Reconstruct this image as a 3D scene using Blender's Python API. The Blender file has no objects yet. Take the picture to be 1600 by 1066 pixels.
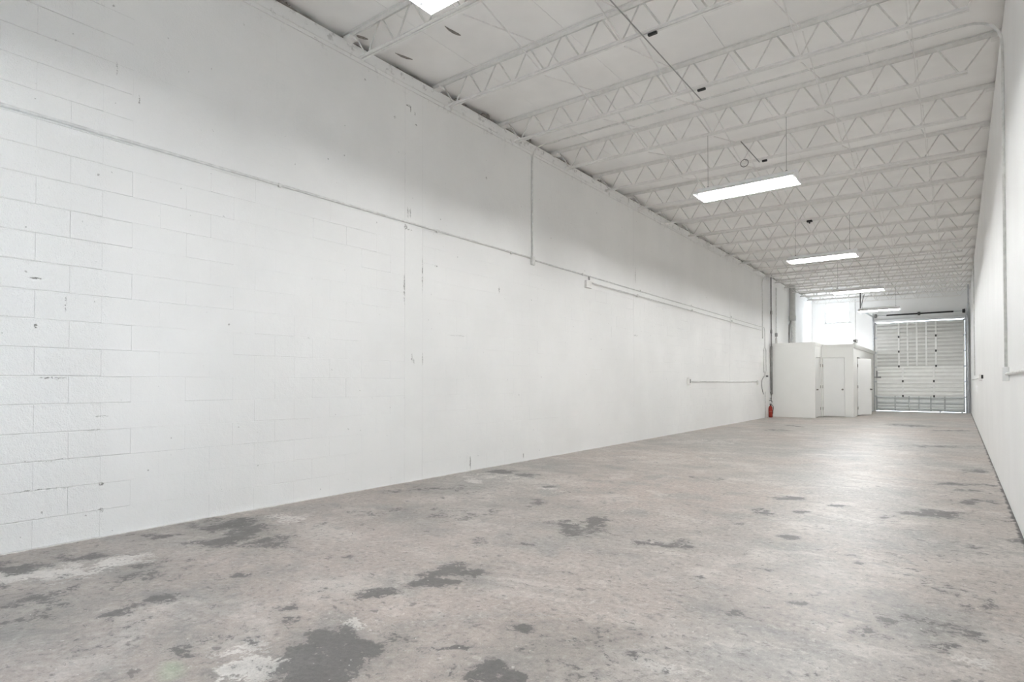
import bpy, bmesh, math, random
import numpy as np
random.seed(7)
sc = bpy.context.scene
COL = sc.collection
R = math.radians

# ------------------------------------------------------------------ camera, sky, exposure
cam_d = bpy.data.cameras.new('camera'); cam = bpy.data.objects.new('camera', cam_d); COL.objects.link(cam)
TH = R(37.4834)
cam.location = (0, 0, 1.15)
cam.rotation_euler = (R(90.77), 0, TH)
cam_d.sensor_fit = 'HORIZONTAL'; cam_d.sensor_width = 36.0
cam_d.lens = 910.075 * 36.0 / 1600.0
cam_d.shift_y = (586.433 - 533.0) / 1600.0
cam_d.clip_start = 0.02; cam_d.clip_end = 300
sc.camera = cam

world = bpy.data.worlds.new('sky'); sc.world = world; world.use_nodes = True
bg = world.node_tree.nodes['Background']
bg.inputs['Color'].default_value = (0.76, 0.87, 1.0, 1)      # an even overcast sky
SKY = 12.0
bg.inputs['Strength'].default_value = SKY
sc.view_settings.view_transform = 'Standard'
sc.view_settings.look = 'None'
sc.view_settings.gamma = 1.0
sc.view_settings.use_curve_mapping = False
sc.view_settings.exposure = 0.33
sc.cycles.use_denoising = True
sc.cycles.max_bounces = 12
sc.cycles.diffuse_bounces = 10
sc.cycles.sample_clamp_indirect = 10.0
TUBE = 200.0                                                    # radiance of the fluorescent tubes

# daylight guides (portals: they only steer the sampling of the sky through real openings)
def portal(x, y, z, sx, sz, rz):
    d = bpy.data.lights.new('daylight_portal', 'AREA'); d.shape = 'RECTANGLE'; d.size = sx; d.size_y = sz
    d.cycles.is_portal = True
    o = bpy.data.objects.new('daylight_portal', d); COL.objects.link(o)
    o.location = (x, y, z); o.rotation_euler = (R(90), 0, rz)

# added fill light without a body above the restroom roof, brightens the window wall
fill_d = bpy.data.lights.new('roof_fill_light', 'AREA'); fill_d.shape = 'RECTANGLE'; fill_d.size = 1.2; fill_d.size_y = .3
fill_d.energy = 20; fill_d.color = (.95, .97, 1.0)
fill_o = bpy.data.objects.new('roof_fill_light', fill_d); COL.objects.link(fill_o)
fill_o.location = (-4.0, 26.6, 2.60); fill_o.rotation_euler = (R(125), 0, 0)

# ------------------------------------------------------------------ room measures (metres)
A = 5.1026      # left wall at x = -A
B = 0.3723      # right wall at x = +B
YB = 28.42      # back wall
YF = -1.5       # front wall, behind the camera
Y0, SP = 3.796, 1.3138                       # joist nearest to the lens, joist spacing
def zt(x): return 4.792 - 0.0135*(x + A)      # underside of the joists' top chords
def zb(x): return 4.523 - 0.0190*(x + A)      # axis of the bottom chords
def zd(x): return zt(x) + 0.05                # underside of the roof deck

# ------------------------------------------------------------------ materials
class N:
    """tiny node-graph helper"""
    def __init__(s, name):
        s.m = bpy.data.materials.new(name); s.m.use_nodes = True
        s.t = s.m.node_tree; s.b = s.t.nodes['Principled BSDF']; s.pos = None
    def n(s, kind, **kw):
        o = s.t.nodes.new(kind)
        for k, v in kw.items(): setattr(o, k, v)
        return o
    def l(s, a, b): s.t.links.new(a, b)
    def val(s, sock, v):
        if isinstance(v, (int, float)): sock.default_value = v
        elif isinstance(v, tuple): sock.default_value = v if len(v) == len(sock.default_value) else (*v, 1)
        else: s.l(v, sock)
    def position(s):
        if s.pos is None: s.pos = s.n('ShaderNodeNewGeometry').outputs['Position']
        return s.pos
    def scaled(s, v):
        o = s.n('ShaderNodeVectorMath', operation='MULTIPLY'); s.l(s.position(), o.inputs[0]); o.inputs[1].default_value = v
        return o.outputs[0]
    def noise(s, scale, detail=4, rough=.55, vec=None, dist=0.0):
        o = s.n('ShaderNodeTexNoise'); s.l(vec if vec is not None else s.position(), o.inputs['Vector'])
        o.inputs['Scale'].default_value = scale; o.inputs['Detail'].default_value = detail
        o.inputs['Roughness'].default_value = rough; o.inputs['Distortion'].default_value = dist
        return o.outputs['Fac']
    def math(s, op, a, b=0.0, c=0.0, clamp=False):
        o = s.n('ShaderNodeMath', operation=op, use_clamp=clamp)
        for i, v in enumerate((a, b, c)): s.val(o.inputs[i], v)
        return o.outputs[0]
    def step(s, v, lo, hi, to0=0.0, to1=1.0):
        o = s.n('ShaderNodeMapRange', interpolation_type='SMOOTHSTEP')
        s.val(o.inputs['Value'], v); o.inputs['From Min'].default_value = lo; o.inputs['From Max'].default_value = hi
        o.inputs['To Min'].default_value = to0; o.inputs['To Max'].default_value = to1
        return o.outputs['Result']
    def mix(s, f, a, b, mode='MIX'):
        o = s.n('ShaderNodeMix', data_type='RGBA', blend_type=mode)
        s.val(o.inputs[0], f); s.val(o.inputs[6], a); s.val(o.inputs[7], b)
        return o.outputs[2]
    def bump(s, h, strength, dist):
        o = s.n('ShaderNodeBump'); s.val(o.inputs['Height'], h)
        s.val(o.inputs['Strength'], strength); o.inputs['Distance'].default_value = dist
        s.l(o.outputs[0], s.b.inputs['Normal'])
    def attr(s, name): return s.n('ShaderNodeAttribute', attribute_name=name).outputs['Fac']

def plain(name, col, rough=.5, metal=0.0, vary=.06, scale=9.0, bump=0.0, emit=None):
    k = N(name)
    f = k.noise(scale, 5)
    lo = tuple(c*(1-vary) for c in col); hi = tuple(min(1, c*(1+vary)) for c in col)
    k.l(k.mix(k.step(f, .3, .7), (*lo, 1), (*hi, 1)), k.b.inputs['Base Color'])
    k.b.inputs['Roughness'].default_value = rough; k.b.inputs['Metallic'].default_value = metal
    if bump: k.bump(k.noise(120, 3), bump, .002)
    if emit:
        k.b.inputs['Emission Color'].default_value = (*emit[0], 1); k.b.inputs['Emission Strength'].default_value = emit[1]
    return k.m

WALLC = (.845, .845, .835)
def wall_material():
    """old masonry under thick white paint: rough coat, chips, a few cracks along the columns"""
    k = N('painted_masonry')
    p = k.position()
    sx = k.n('ShaderNodeSeparateXYZ'); k.l(p, sx.inputs[0]); Y, Z = sx.outputs['Y'], sx.outputs['Z']
    big = k.noise(.9, 5)
    col = k.mix(k.step(big, .3, .7), (*[c*.965 for c in WALLC], 1), (*[min(1, c*1.02) for c in WALLC], 1))
    fine = k.noise(34, 6, .65); mid = k.noise(11, 4, .6); rag = k.noise(55, 3, .6)
    # sparse chips in the paint
    chips = k.math('MULTIPLY', k.step(k.noise(19, 2, .5), .735, .775), .5)
    # narrow dirty cracks with a place of their own (y, z, half width, half height, strength)
    marks = [(4.60, 2.25, .012, .20, .8), (4.888, 2.45, .012, .26, .8), (4.892, 1.44, .012, .09, .7), (4.72, 1.44, .012, .07, .6), (4.75, 1.40, .010, .05, .6),
             (4.65, 3.13, .014, .10, .7), (4.69, 3.15, .012, .07, .6), (4.62, 2.97, .03, .035, .7), (4.68, 2.95, .05, .012, .7), (4.66, 4.41, .05, .014, .8), (4.69, 4.38, .014, .05, .8), (4.76, 4.35, .012, .03, .7), (4.78, 4.22, .02, .012, .7),
             (5.755, .10, .012, .12, 1.), (6.933, .08, .012, .05, .9), (1.677, 3.563, .008, .06, .7), (1.832, 3.377, .007, .05, .7),
             (1.20, 1.88, .05, .008, .9), (1.37, 1.72, .007, .07, .8), (1.20, 1.55, .012, .02, 1.), (1.30, 1.185, .09, .008, .9),
             (1.601, .40, .02, .015, 1.), (1.60, .20, .02, .02, .8), (1.60, .9, .05, .008, .7), (1.56, .8, .06, .007, .7), (1.3, .6, .2, .006, .6),
             (1.25, .4, .2, .007, .75), (6.36, 2.46, .02, .06, .6), (6.08, 3.95, .02, .025, .7), (10.70, 3.3, .03, .2, .35), (10.7, 2.1, .12, .02, .4),
             (5.12, 2.60, .03, .02, .7), (4.45, 4.20, .02, .02, .8), (5.5, 1.76, .2, .01, .35), (16.8, 2.9, .05, .3, .25)]
    acc = None
    jy = k.math('MULTIPLY_ADD', k.math('SUBTRACT', rag, .5), .045, Y)
    jz = k.math('MULTIPLY_ADD', k.math('SUBTRACT', mid, .5), .045, Z)
    for (y, z, hy, hz, st) in marks:
        a = k.math('DIVIDE', k.math('SUBTRACT', jy, y), hy); b = k.math('DIVIDE', k.math('SUBTRACT', jz, z), hz)
        d = k.math('ADD', k.math('MULTIPLY', a, a), k.math('MULTIPLY', b, b))
        m = k.step(d, 1.0, .2, 0.0, st)
        acc = m if acc is None else k.math('MAXIMUM', acc, m)
    acc = k.math('MULTIPLY', acc, k.step(rag, .40, .56))
    # dirt on the top of the wall, under the roof
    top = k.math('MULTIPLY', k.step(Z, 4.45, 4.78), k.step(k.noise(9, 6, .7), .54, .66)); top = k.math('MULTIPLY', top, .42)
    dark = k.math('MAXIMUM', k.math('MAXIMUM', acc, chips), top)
    col = k.mix(dark, col, (.20, .195, .18, 1))
    k.l(col, k.b.inputs['Base Color'])
    k.b.inputs['Roughness'].default_value = .62; k.b.inputs['Specular IOR Level'].default_value = .3
    coarse = k.step(Y, 1.60, 1.66, 1.0, .45)            # the first bay is rougher than the rest
    h = k.math('ADD', k.math('MULTIPLY', fine, .6), k.math('MULTIPLY', mid, .8))
    h = k.math('ADD', h, k.math('MULTIPLY', k.noise(110, 3, .6), .35))
    k.bump(h, coarse, .010)
    return k.m

def floor_material():
    k = N('stained_concrete')
    p = k.position()
    n0 = k.noise(.42, 4, .5); n1 = k.noise(1.6, 9, .62, dist=.3); n2 = k.noise(6.5, 9, .68, dist=.4); n3 = k.noise(38, 5, .65); n4 = k.noise(150, 2, .5)
    grey, buff, light = (.345, .328, .308, 1), (.392, .338, .304, 1), (.50, .457, .422, 1)
    col = k.mix(k.step(n0, .35, .65), grey, buff)
    col = k.mix(k.math('MULTIPLY', k.attr('pink'), .8), col, (.405, .342, .308, 1))
    st = k.scaled((.55, .9, 1)); s1 = k.noise(2.6, 10, .68, vec=st, dist=.6)      # trowelled clouds
    col = k.mix(k.math('MULTIPLY', k.step(n1, .50, .66), .75), col, light)
    col = k.mix(k.math('MULTIPLY', k.step(n1, .48, .34), .65), col, (.27, .262, .25, 1))
    col = k.mix(k.math('MULTIPLY', k.step(s1, .53, .64), .55), col, (.54, .505, .47, 1))
    col = k.mix(k.math('MULTIPLY', k.step(s1, .46, .34), .60), col, (.25, .24, .228, 1))
    col = k.mix(k.math('MULTIPLY', k.step(n2, .55, .66), .50), col, light)
    col = k.mix(k.math('MULTIPLY', k.step(n2, .45, .33), .60), col, (.235, .218, .205, 1))
    n5 = k.noise(24, 9, .74, dist=.3)                                              # gritty worn surface
    col = k.mix(k.math('MULTIPLY', k.step(n5, .54, .62), .42), col, (.58, .54, .50, 1))
    col = k.mix(k.math('MULTIPLY', k.step(n5, .46, .37), .68), col, (.17, .158, .148, 1))
    col = k.mix(k.math('MULTIPLY', k.attr('grime'), k.step(n1, .25, .62, 1.0, .42)), col, (.185, .178, .168, 1))
    # scraped pale patches
    pv = k.math('ADD', k.attr('pale'), k.math('MULTIPLY', k.math('SUBTRACT', n2, .5), 2.6))
    pv = k.math('ADD', pv, k.math('MULTIPLY', k.math('SUBTRACT', n3, .5), 1.4))
    col = k.mix(k.math('MULTIPLY', k.step(pv, .45, .72), .75), col, (.60, .575, .54, 1))
    # dark old adhesive and oil, worn through in places
    dv = k.math('ADD', k.attr('dark'), k.math('MULTIPLY', k.math('SUBTRACT', n2, .5), 2.6))
    dv = k.math('ADD', dv, k.math('MULTIPLY', k.math('SUBTRACT', n3, .5), 1.5))
    dv = k.math('ADD', dv, k.math('MULTIPLY', k.math('SUBTRACT', n1, .5), .9))
    dv = k.math('SUBTRACT', dv, k.math('MULTIPLY', k.step(k.noise(11, 7, .7, dist=.5), .55, .66), .55))
    col = k.mix(k.math('MULTIPLY', k.step(dv, .05, .60), .42), col, (.185, .176, .166, 1))
    col = k.mix(k.math('MULTIPLY', k.step(dv, .42, .64), .88), col, (.105, .100, .096, 1))
    # small scuffs all over, more of them towards the right-hand side of the room
    sp = k.noise(15, 4, .62, vec=k.scaled((.7, 1.0, 1)), dist=.4)
    dens = k.math('MULTIPLY_ADD', k.step(n0, .35, .65), -.035, .655)
    col = k.mix(k.math('MULTIPLY', k.step(k.math('SUBTRACT', sp, dens), 0, .045), .70), col, (.13, .123, .116, 1))
    col = k.mix(k.math('MULTIPLY', k.step(k.noise(6, 5, .7, dist=.8), .64, .70), .45), col, (.16, .15, .142, 1))
    col = k.mix(k.math('MULTIPLY', k.step(k.noise(31, 2, .5), .70, .75), .5), col, (.64, .62, .59, 1))
    col = k.mix(k.math('MULTIPLY', k.attr('green'), .3), col, (.33, .47, .28, 1))
    # paint splashed on the slab along the left wall
    sx = k.n('ShaderNodeSeparateXYZ'); k.l(p, sx.inputs[0])
    edge = k.math('MULTIPLY_ADD', k.math('SUBTRACT', n2, .5), .12, sx.outputs['X'])
    col = k.mix(k.math('MULTIPLY', k.step(edge, -A+.045, -A+.01), .85), col, (.70, .70, .68, 1))
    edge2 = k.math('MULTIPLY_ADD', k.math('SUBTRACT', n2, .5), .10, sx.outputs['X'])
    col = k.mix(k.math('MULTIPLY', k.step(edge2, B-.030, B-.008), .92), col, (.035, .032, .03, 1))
    g = k.math('MULTIPLY_ADD', n3, .9, .58); g = k.math('MULTIPLY', g, k.math('MULTIPLY_ADD', n4, .5, .76))
    cg = k.n('ShaderNodeCombineColor')
    for i in range(3): k.l(g, cg.inputs[i])
    col = k.mix(1.0, col, cg.outputs[0], 'MULTIPLY')
    k.l(col, k.b.inputs['Base Color'])
    k.l(k.math('MULTIPLY_ADD', n2, .35, .28), k.b.inputs['Roughness'])
    k.b.inputs['Specular IOR Level'].default_value = .34
    k.bump(k.math('ADD', k.math('MULTIPLY', n2, .7), k.math('MULTIPLY', n3, .35)), .35, .012)
    return k.m

M = {}
M['wall'] = wall_material()
M['floor'] = floor_material()
M['smooth_wall'] = plain('painted_plaster', (.845, .845, .838), .6, vary=.02, scale=1.2, bump=.12)
M['partition'] = plain('painted_drywall', (.80, .80, .775), .6, vary=.015, scale=1.5)
M['deck'] = plain('painted_roof_deck', (.89, .88, .865), .65, vary=.035, scale=1.4, bump=.15)
M['steel'] = plain('painted_steel', (.80, .79, .77), .5, vary=.05, scale=14)
M['rod'] = plain('painted_rod', (.70, .69, .67), .5, vary=.08, scale=14)
M['top'] = plain('painted_top_chord', (.80, .79, .77), .5, vary=.05, scale=14)
M['conduit'] = plain('painted_conduit', (.72, .72, .70), .5, vary=.10, scale=16)
M['door'] = plain('painted_door', (.80, .80, .785), .42, vary=.015, scale=2)
M['trim'] = plain('painted_trim', (.80, .80, .79), .45, vary=.02, scale=3)
M['upper'] = plain('door_steel_upper', (.68, .68, .655), .45, vary=.03, scale=5)
M['middle'] = plain('door_steel_middle', (.85, .85, .825), .45, vary=.03, scale=5)
M['lower'] = plain('door_steel_lower', (.76, .78, .77), .45, vary=.03, scale=5)
M['stile'] = plain('door_stile_paint', (.87, .87, .85), .45, vary=.03, scale=5)
M['stile_grey'] = plain('galvanised_stile', (.44, .46, .46), .4, .3, vary=.06, scale=12)
M['galv'] = plain('galvanised_steel', (.50, .51, .53), .38, .6, vary=.12, scale=14)
M['darkmetal'] = plain('dark_steel', (.06, .06, .06), .5, .3, vary=.15, scale=20)
M['greyline'] = plain('grey_bare_conduit', (.36, .355, .345), .5, .2, vary=.1, scale=12)
M['black'] = plain('black_iron', (.02, .02, .02), .5, vary=.2, scale=20)
M['pipegrey'] = plain('grey_iron_pipe', (.26, .255, .25), .55, vary=.18, scale=10)
M['pvc'] = plain('grey_vent_pipe', (.52, .515, .50), .5, vary=.05, scale=6)
M['red'] = plain('red_enamel', (.26, .018, .008), .35, vary=.08, scale=12)
M['enamel'] = plain('white_enamel', (.86, .86, .86), .35, vary=.01, scale=5)
M['tube'] = plain('lit_fluorescent_tube', (.9, .9, .9), .4, vary=.0, emit=((.985, 1.0, 1.0), TUBE))
M['brass'] = plain('worn_knob_metal', (.30, .28, .25), .3, .8, vary=.1, scale=20)
M['label'] = plain('printed_label', (.75, .72, .62), .5, vary=.1, scale=60)
M['dirt_and_shade'] = plain('dirty_paper_and_slot_shade', (.24, .225, .205), .8, vary=.25, scale=30)  # torn paper scraps, and the painted shade in the slots above the walls
M['pavement'] = plain('outdoor_concrete', (.50, .49, .47), .8, vary=.08, scale=2)
M['joint'] = plain('painted_mortar', (.70, .70, .685), .7, vary=.10, scale=8)
g = N('window_glass'); g.b.inputs['Base Color'].default_value = (.95, .97, 1, 1); g.b.inputs['Roughness'].default_value = .02
g.b.inputs['Transmission Weight'].default_value = 1.0; g.b.inputs['IOR'].default_value = 1.45; g.b.inputs['Alpha'].default_value = .35
M['glass'] = g.m

# ------------------------------------------------------------------ geometry helpers
class MB:
    def __init__(s): s.v = []; s.f = []
    def add(s, vs, fs):
        o = len(s.v); s.v += [tuple(map(float, v)) for v in vs]; s.f += [tuple(i+o for i in f) for f in fs]; return s
    def box(s, x0, x1, y0, y1, z0, z1):
        return s.add([(x0,y0,z0),(x1,y0,z0),(x1,y1,z0),(x0,y1,z0),(x0,y0,z1),(x1,y0,z1),(x1,y1,z1),(x0,y1,z1)],
                     [(0,3,2,1),(4,5,6,7),(0,1,5,4),(1,2,6,5),(2,3,7,6),(3,0,4,7)])
    def bevbox(s, x0, x1, y0, y1, z0, z1, b):
        """box with every edge chamfered by b"""
        vs = []; 
        for z, d in ((z0, b), (z0+b, 0), (z1-b, 0), (z1, b)):
            e = b
            xa, xb, ya, yb = x0+d, x1-d, y0+d, y1-d
            c = e if d == 0 else e*.6
            vs += [(xa+c,ya,z),(xb-c,ya,z),(xb,ya+c,z),(xb,yb-c,z),(xb-c,yb,z),(xa+c,yb,z),(xa,yb-c,z),(xa,ya+c,z)]
        fs = [tuple(reversed(range(8))), tuple(range(24, 32))]
        for k in range(3):
            for i in range(8):
                j = (i+1) % 8; fs.append((k*8+i, k*8+j, k*8+8+j, k*8+8+i))
        return s.add(vs, fs)
    def tube(s, pts, r, n=8, cap=True):
        pts = [np.array(p, float) for p in pts]; rr = r if isinstance(r, (list, tuple)) else [r]*len(pts)
        ts = []
        for i in range(len(pts)):
            d = (pts[min(i+1, len(pts)-1)] - pts[max(i-1, 0)]); ts.append(d/np.linalg.norm(d))
        up = np.array((0, 0, 1.)) if abs(ts[0][2]) < .9 else np.array((1., 0, 0))
        u = np.cross(ts[0], up); u /= np.linalg.norm(u); vs = []
        for i, p in enumerate(pts):
            u = u - ts[i]*np.dot(u, ts[i]); u /= np.linalg.norm(u); w = np.cross(ts[i], u)
            for k in range(n):
                a = 2*math.pi*(k+.5)/n; vs.append(p + rr[i]*(math.cos(a)*u + math.sin(a)*w))
        fs = []
        for i in range(len(pts)-1):
            for k in range(n):
                j = (k+1) % n; fs.append((i*n+k, i*n+j, i*n+n+j, i*n+n+k))
        if cap: fs += [tuple(reversed(range(n))), tuple(range((len(pts)-1)*n, len(pts)*n))]
        return s.add(vs, fs)
    def lathe(s, prof, x, y, n=16):
        """profile [(radius, z)] turned about the vertical through x, y"""
        return s.tube([(x, y, z) for _, z in prof], [max(q, 1e-4) for q, _ in prof], n)
    def prism(s, prof, axis, c0, c1):
        """closed 2-D outline swept along one axis"""
        n = len(prof); vs = []
        for c in (c0, c1):
            for p, q in prof:
                vs.append({'x': (c, p, q), 'y': (p, c, q), 'z': (p, q, c)}[axis])
        fs = [tuple(reversed(range(n))), tuple(range(n, 2*n))] + [(i, (i+1) % n, n+(i+1) % n, n+i) for i in range(n)]
        return s.add(vs, fs)
    def mesh(s, name, mat):
        me = bpy.data.meshes.new(name); me.from_pydata(s.v, [], s.f); me.update()
        bm = bmesh.new(); bm.from_mesh(me); bmesh.ops.recalc_face_normals(bm, faces=bm.faces[:]); bm.to_mesh(me); bm.free()
        me.materials.append(mat); return me
    def build(s, name, mat, parent=None, smooth=False, **props):
        if parent is not None:                       # shapes are written in room coordinates
            d = origin(parent); s.v = [(x-d[0], y-d[1], z-d[2]) for x, y, z in s.v]
        return link(name, s.mesh(name, mat), parent, smooth, **props)

def origin(o):
    v = np.zeros(3)
    while o is not None: v += np.array(o.location); o = o.parent
    return v
def link(name, me, parent=None, smooth=False, **props):
    o = bpy.data.objects.new(name, me); COL.objects.link(o)
    if parent is not None: o.parent = parent
    if smooth and me: 
        for p in me.polygons: p.use_smooth = len(p.vertices) < 7
    for k, v in props.items(): o[k] = v
    return o
def thing(name, label, cat, loc=(0, 0, 0), group=None):
    o = bpy.data.objects.new(name, None); COL.objects.link(o); o.location = loc; o.empty_display_size = .1
    o['label'] = label; o['category'] = cat
    if group: o['group'] = group
    return o
def arc(p0, p1, p2, n=6):
    """rounded corner through p1, from p0 to p2"""
    p0, p1, p2 = (np.array(p, float) for p in (p0, p1, p2))
    return [tuple((1-t)**2*p0 + 2*t*(1-t)*p1 + t*t*p2) for t in np.linspace(0, 1, n)]
def struct(o, **kw):
    o['kind'] = 'structure'
    for k, v in kw.items(): o[k] = v
    return o

# ================================================================== THE SETTING
# ------------------------------------------------------------------ floor (old stains are stored per point, edges broken up by the material)
dark = [(-4.63,1.37,0.137,0.072,0.9),(-4.7,1.02,0.182,0.101,0.85),(-4.71,2.36,0.25,0.19,0.95),(-4.35,2.29,0.128,0.272,0.95),(-4.3,2.01,0.167,0.114,0.85),(-3.95,2.24,0.193,0.162,0.65),(-4.83,1.85,0.145,0.108,0.55),(-3.92,1.45,0.241,0.183,0.55),(-3.32,1.34,0.149,0.115,0.75),(-3.31,1.08,0.11,0.047,0.75),(-3.54,0.89,0.069,0.04,0.55),(-3.93,0.89,0.375,0.48,0.36),(-3.41,1.81,0.062,0.051,0.75),(-2.16,1.42,0.193,0.119,1.05),(-2.32,1.56,0.122,0.091,0.85),(-2.03,1.48,0.154,0.15,1.05),(-2.07,1.6,0.1,0.075,0.9),(-2.77,1.61,0.098,0.072,0.5),(-2.62,1.58,0.047,0.041,0.65),(-2.61,1.14,0.027,0.02,0.7),(-2.56,2.13,0.093,0.061,0.95),(-2.41,2.37,0.11,0.086,0.95),(-2.47,2.62,0.142,0.135,0.95),(-2.58,2.64,0.081,0.077,0.6),(-2.38,4.05,0.215,0.187,0.6),(-2.39,4.35,0.081,0.162,0.85),(-2.37,3.86,0.099,0.097,0.75),(-2.41,3.4,0.05,0.049,0.75),(-1.64,2.19,0.036,0.042,1.1),(-1.46,1.81,0.092,0.077,1.1),(-1.74,1.86,0.036,0.024,0.85),(-4.71,5.94,0.2,0.12,1.0),(-4.26,5.89,0.144,0.131,1.0),(-3.64,5.41,0.086,0.081,0.85),(-3.21,4.56,0.086,0.118,0.75),(-4.76,4.16,0.102,0.097,0.65),(-4.52,4.58,0.295,0.156,0.5),(-1.78,3.95,0.194,0.104,0.5),(-1.62,3.94,0.059,0.05,0.8),(-1.06,2.31,0.082,0.036,0.6),(-2.72,3.22,0.079,0.118,0.55),(-3.23,2.44,0.051,0.045,0.6),(-3.3,2.35,0.128,0.045,0.5),(-0.22,6.33,0.193,0.14,1.0),(-1.39,6.27,0.115,0.071,0.9),(-0.7,3.37,0.048,0.03,1.0),(-0.9,6.19,0.084,0.084,0.75),(-1.09,5.67,0.079,0.057,0.7),(-1.59,4.05,0.083,0.104,0.65),(-1.43,4.91,0.047,0.051,0.8),(-0.99,4.72,0.062,0.052,0.75),(-0.57,4.44,0.055,0.036,0.75),(-0.22,3.38,0.13,0.1,0.62),(-0.34,3.13,0.077,0.056,0.7),(-0.05,3.37,0.137,0.095,0.6),(-0.03,3.12,0.098,0.044,0.6),(0.15,9.74,0.134,0.142,0.8),(0.04,8.38,0.248,0.085,0.75),(0.11,7.22,0.224,0.078,0.75),(0.1,7.89,0.204,0.074,0.65),(0.32,5.59,0.061,0.068,0.8),(-1.05,19.1,0.382,0.519,0.75),(-0.11,17.69,0.465,0.238,0.6),(-0.27,13.1,0.696,0.198,0.5),(-1.17,3.39,0.064,0.069,0.5),(-0.88,2.96,0.101,0.084,0.4),(-0.92,3.8,0.078,0.04,0.6),(0.02,3.95,0.206,0.211,0.32),(-0.53,4.3,0.025,0.031,0.9),(-0.32,4.33,0.02,0.022,0.8),(-0.22,4.39,0.024,0.023,0.8),(-0.77,3.17,0.023,0.018,0.8),(-0.89,2.41,0.013,0.015,0.9),(-0.77,4.48,0.035,0.035,0.6),(-1.41,5.49,0.092,0.112,0.5),(-2.38,7.03,0.154,0.149,0.5),(-3.59,15.25,0.314,0.342,0.6),(-3.51,16.92,0.103,0.257,0.8),(-0.5,5.94,0.077,0.085,0.5),(0.07,5.22,0.126,0.081,0.4),(0.26,6.46,0.131,0.153,0.4),(-1.44,2.16,0.313,0.218,0.3),(-2.26,2.58,0.173,0.111,0.3),(-1.97,1.72,0.174,0.178,0.4),(-1.13,2.01,0.151,0.05,0.3),(-2.92,1.07,0.346,0.155,0.25),(-3.63,3.79,0.344,0.208,0.3),(-4.08,3.44,0.229,0.185,0.35)]
pale = [(-4.5,1.05,0.334,0.188,1.0),(-4.35,1.44,0.175,0.115,0.9),(-2.28,1.26,0.157,0.094,0.9),(-2.45,1.27,0.11,0.065,0.7),(-2.3,1.73,0.122,0.06,0.6),(-4.58,2.75,0.164,0.151,0.7),(-3.6,5.33,0.184,0.315,0.6),(-4.43,5.64,0.473,0.294,0.6),(-4.52,5.16,0.12,0.134,0.9),(-2.27,4.83,0.401,0.534,0.3),(-1.66,2.61,0.406,0.181,0.3),(-0.55,2.88,0.346,0.294,0.25),(0.08,3.0,0.103,0.066,0.6),(-1.5,2.2,0.175,0.094,0.3),(-0.92,2.24,0.154,0.064,0.5),(-3.45,8.72,1.189,0.647,0.4),(-3.99,11.41,0.757,0.663,0.5)]
pink = [(-3.16,2.45,1.617,1.487,1.0),(-2.08,2.18,0.856,0.527,0.9),(-1.25,3.44,0.46,0.756,0.7),(-2.52,5.37,1.018,1.371,0.8),(-0.77,4.48,0.265,0.349,0.4),(0.18,6.71,0.172,0.672,0.5),(-3.13,1.48,0.542,0.41,0.6)]
green = [(-2.55,1.02,0.036,0.037,1.0)]
grime = [(-3.69,0.84,0.608,0.76,0.9),(-3.53,1.42,0.683,0.479,0.7),(-2.78,1.1,0.731,0.292,0.6),(-2.21,1.45,0.412,0.317,0.7),(-4.31,2.18,0.717,0.608,0.6),(-4.61,1.35,0.766,0.248,0.7),(-1.91,1.76,0.253,0.319,0.6),(-1.42,2.13,0.422,0.282,0.6),(-3.63,3.79,1.49,0.797,0.5),(-4.98,4.38,1.429,0.833,0.5),(-1.02,2.16,0.667,0.159,0.35),(-2.43,2.54,0.307,0.233,0.5),(-3.05,2.37,1.232,0.86,0.35),(-2.0,3.74,0.919,0.511,0.35),(-0.0,3.3,0.346,0.416,0.12),(-0.86,3.01,0.256,0.26,0.4),(-4.16,6.87,1.053,0.739,0.5),(-3.19,12.02,2.018,1.377,0.35)]
xs = np.linspace(-A-.02, B+.02, 222)
ys = np.concatenate([np.arange(YF-.05, 12, .025), np.arange(12, YB+.05, .08), [YB+.08]])
gx, gy = np.meshgrid(xs, ys)
def vnoise(freq, seed):
    r = np.random.RandomState(seed).rand(80, 400)
    u, v = (gx+7)*freq, (gy+3)*freq
    iu, iv = np.floor(u).astype(int), np.floor(v).astype(int); fu, fv = u-iu, v-iv
    fu, fv = fu*fu*(3-2*fu), fv*fv*(3-2*fv)
    q = lambda a, c: r[a % 80, c % 400]
    return (q(iu, iv)*(1-fu)+q(iu+1, iv)*fu)*(1-fv)+(q(iu, iv+1)*(1-fu)+q(iu+1, iv+1)*fu)*fv-.5
warp = [sum(vnoise(f, sd+k)*a for k, (f, a) in enumerate(((3, .30), (7, .20), (14, .12)))) for sd in (1, 11)]
frag = sum(vnoise(f, 30+k)*a for k, (f, a) in enumerate(((5, .5), (11, .5), (19, .35))))
def field(lst, cap):
    out = np.zeros_like(gx)
    for x, y, rr, rf, st in lst:
        dx, dy = gx-x+warp[0]*(.25+rr), gy-y+warp[1]*(.25+rf)
        a = (dx*math.cos(TH)+dy*math.sin(TH))/rr; b = (-dx*math.sin(TH)+dy*math.cos(TH))/rf
        q = np.sqrt(a*a+b*b)
        out = np.maximum(out, st*np.clip(1.35-.75*q+.9*frag*np.clip(q, .3, 1), 0, 1))
    return np.clip(out, 0, cap).ravel()
nx, ny = len(xs), len(ys)
co = np.stack([gx, gy, np.zeros_like(gx)], -1).reshape(-1, 3)
i = np.arange(nx*ny).reshape(ny, nx)
quads = np.stack([i[:-1, :-1], i[:-1, 1:], i[1:, 1:], i[1:, :-1]], -1).reshape(-1, 4)
me = bpy.data.meshes.new('floor'); me.from_pydata(co.tolist(), [], quads.tolist())
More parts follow.
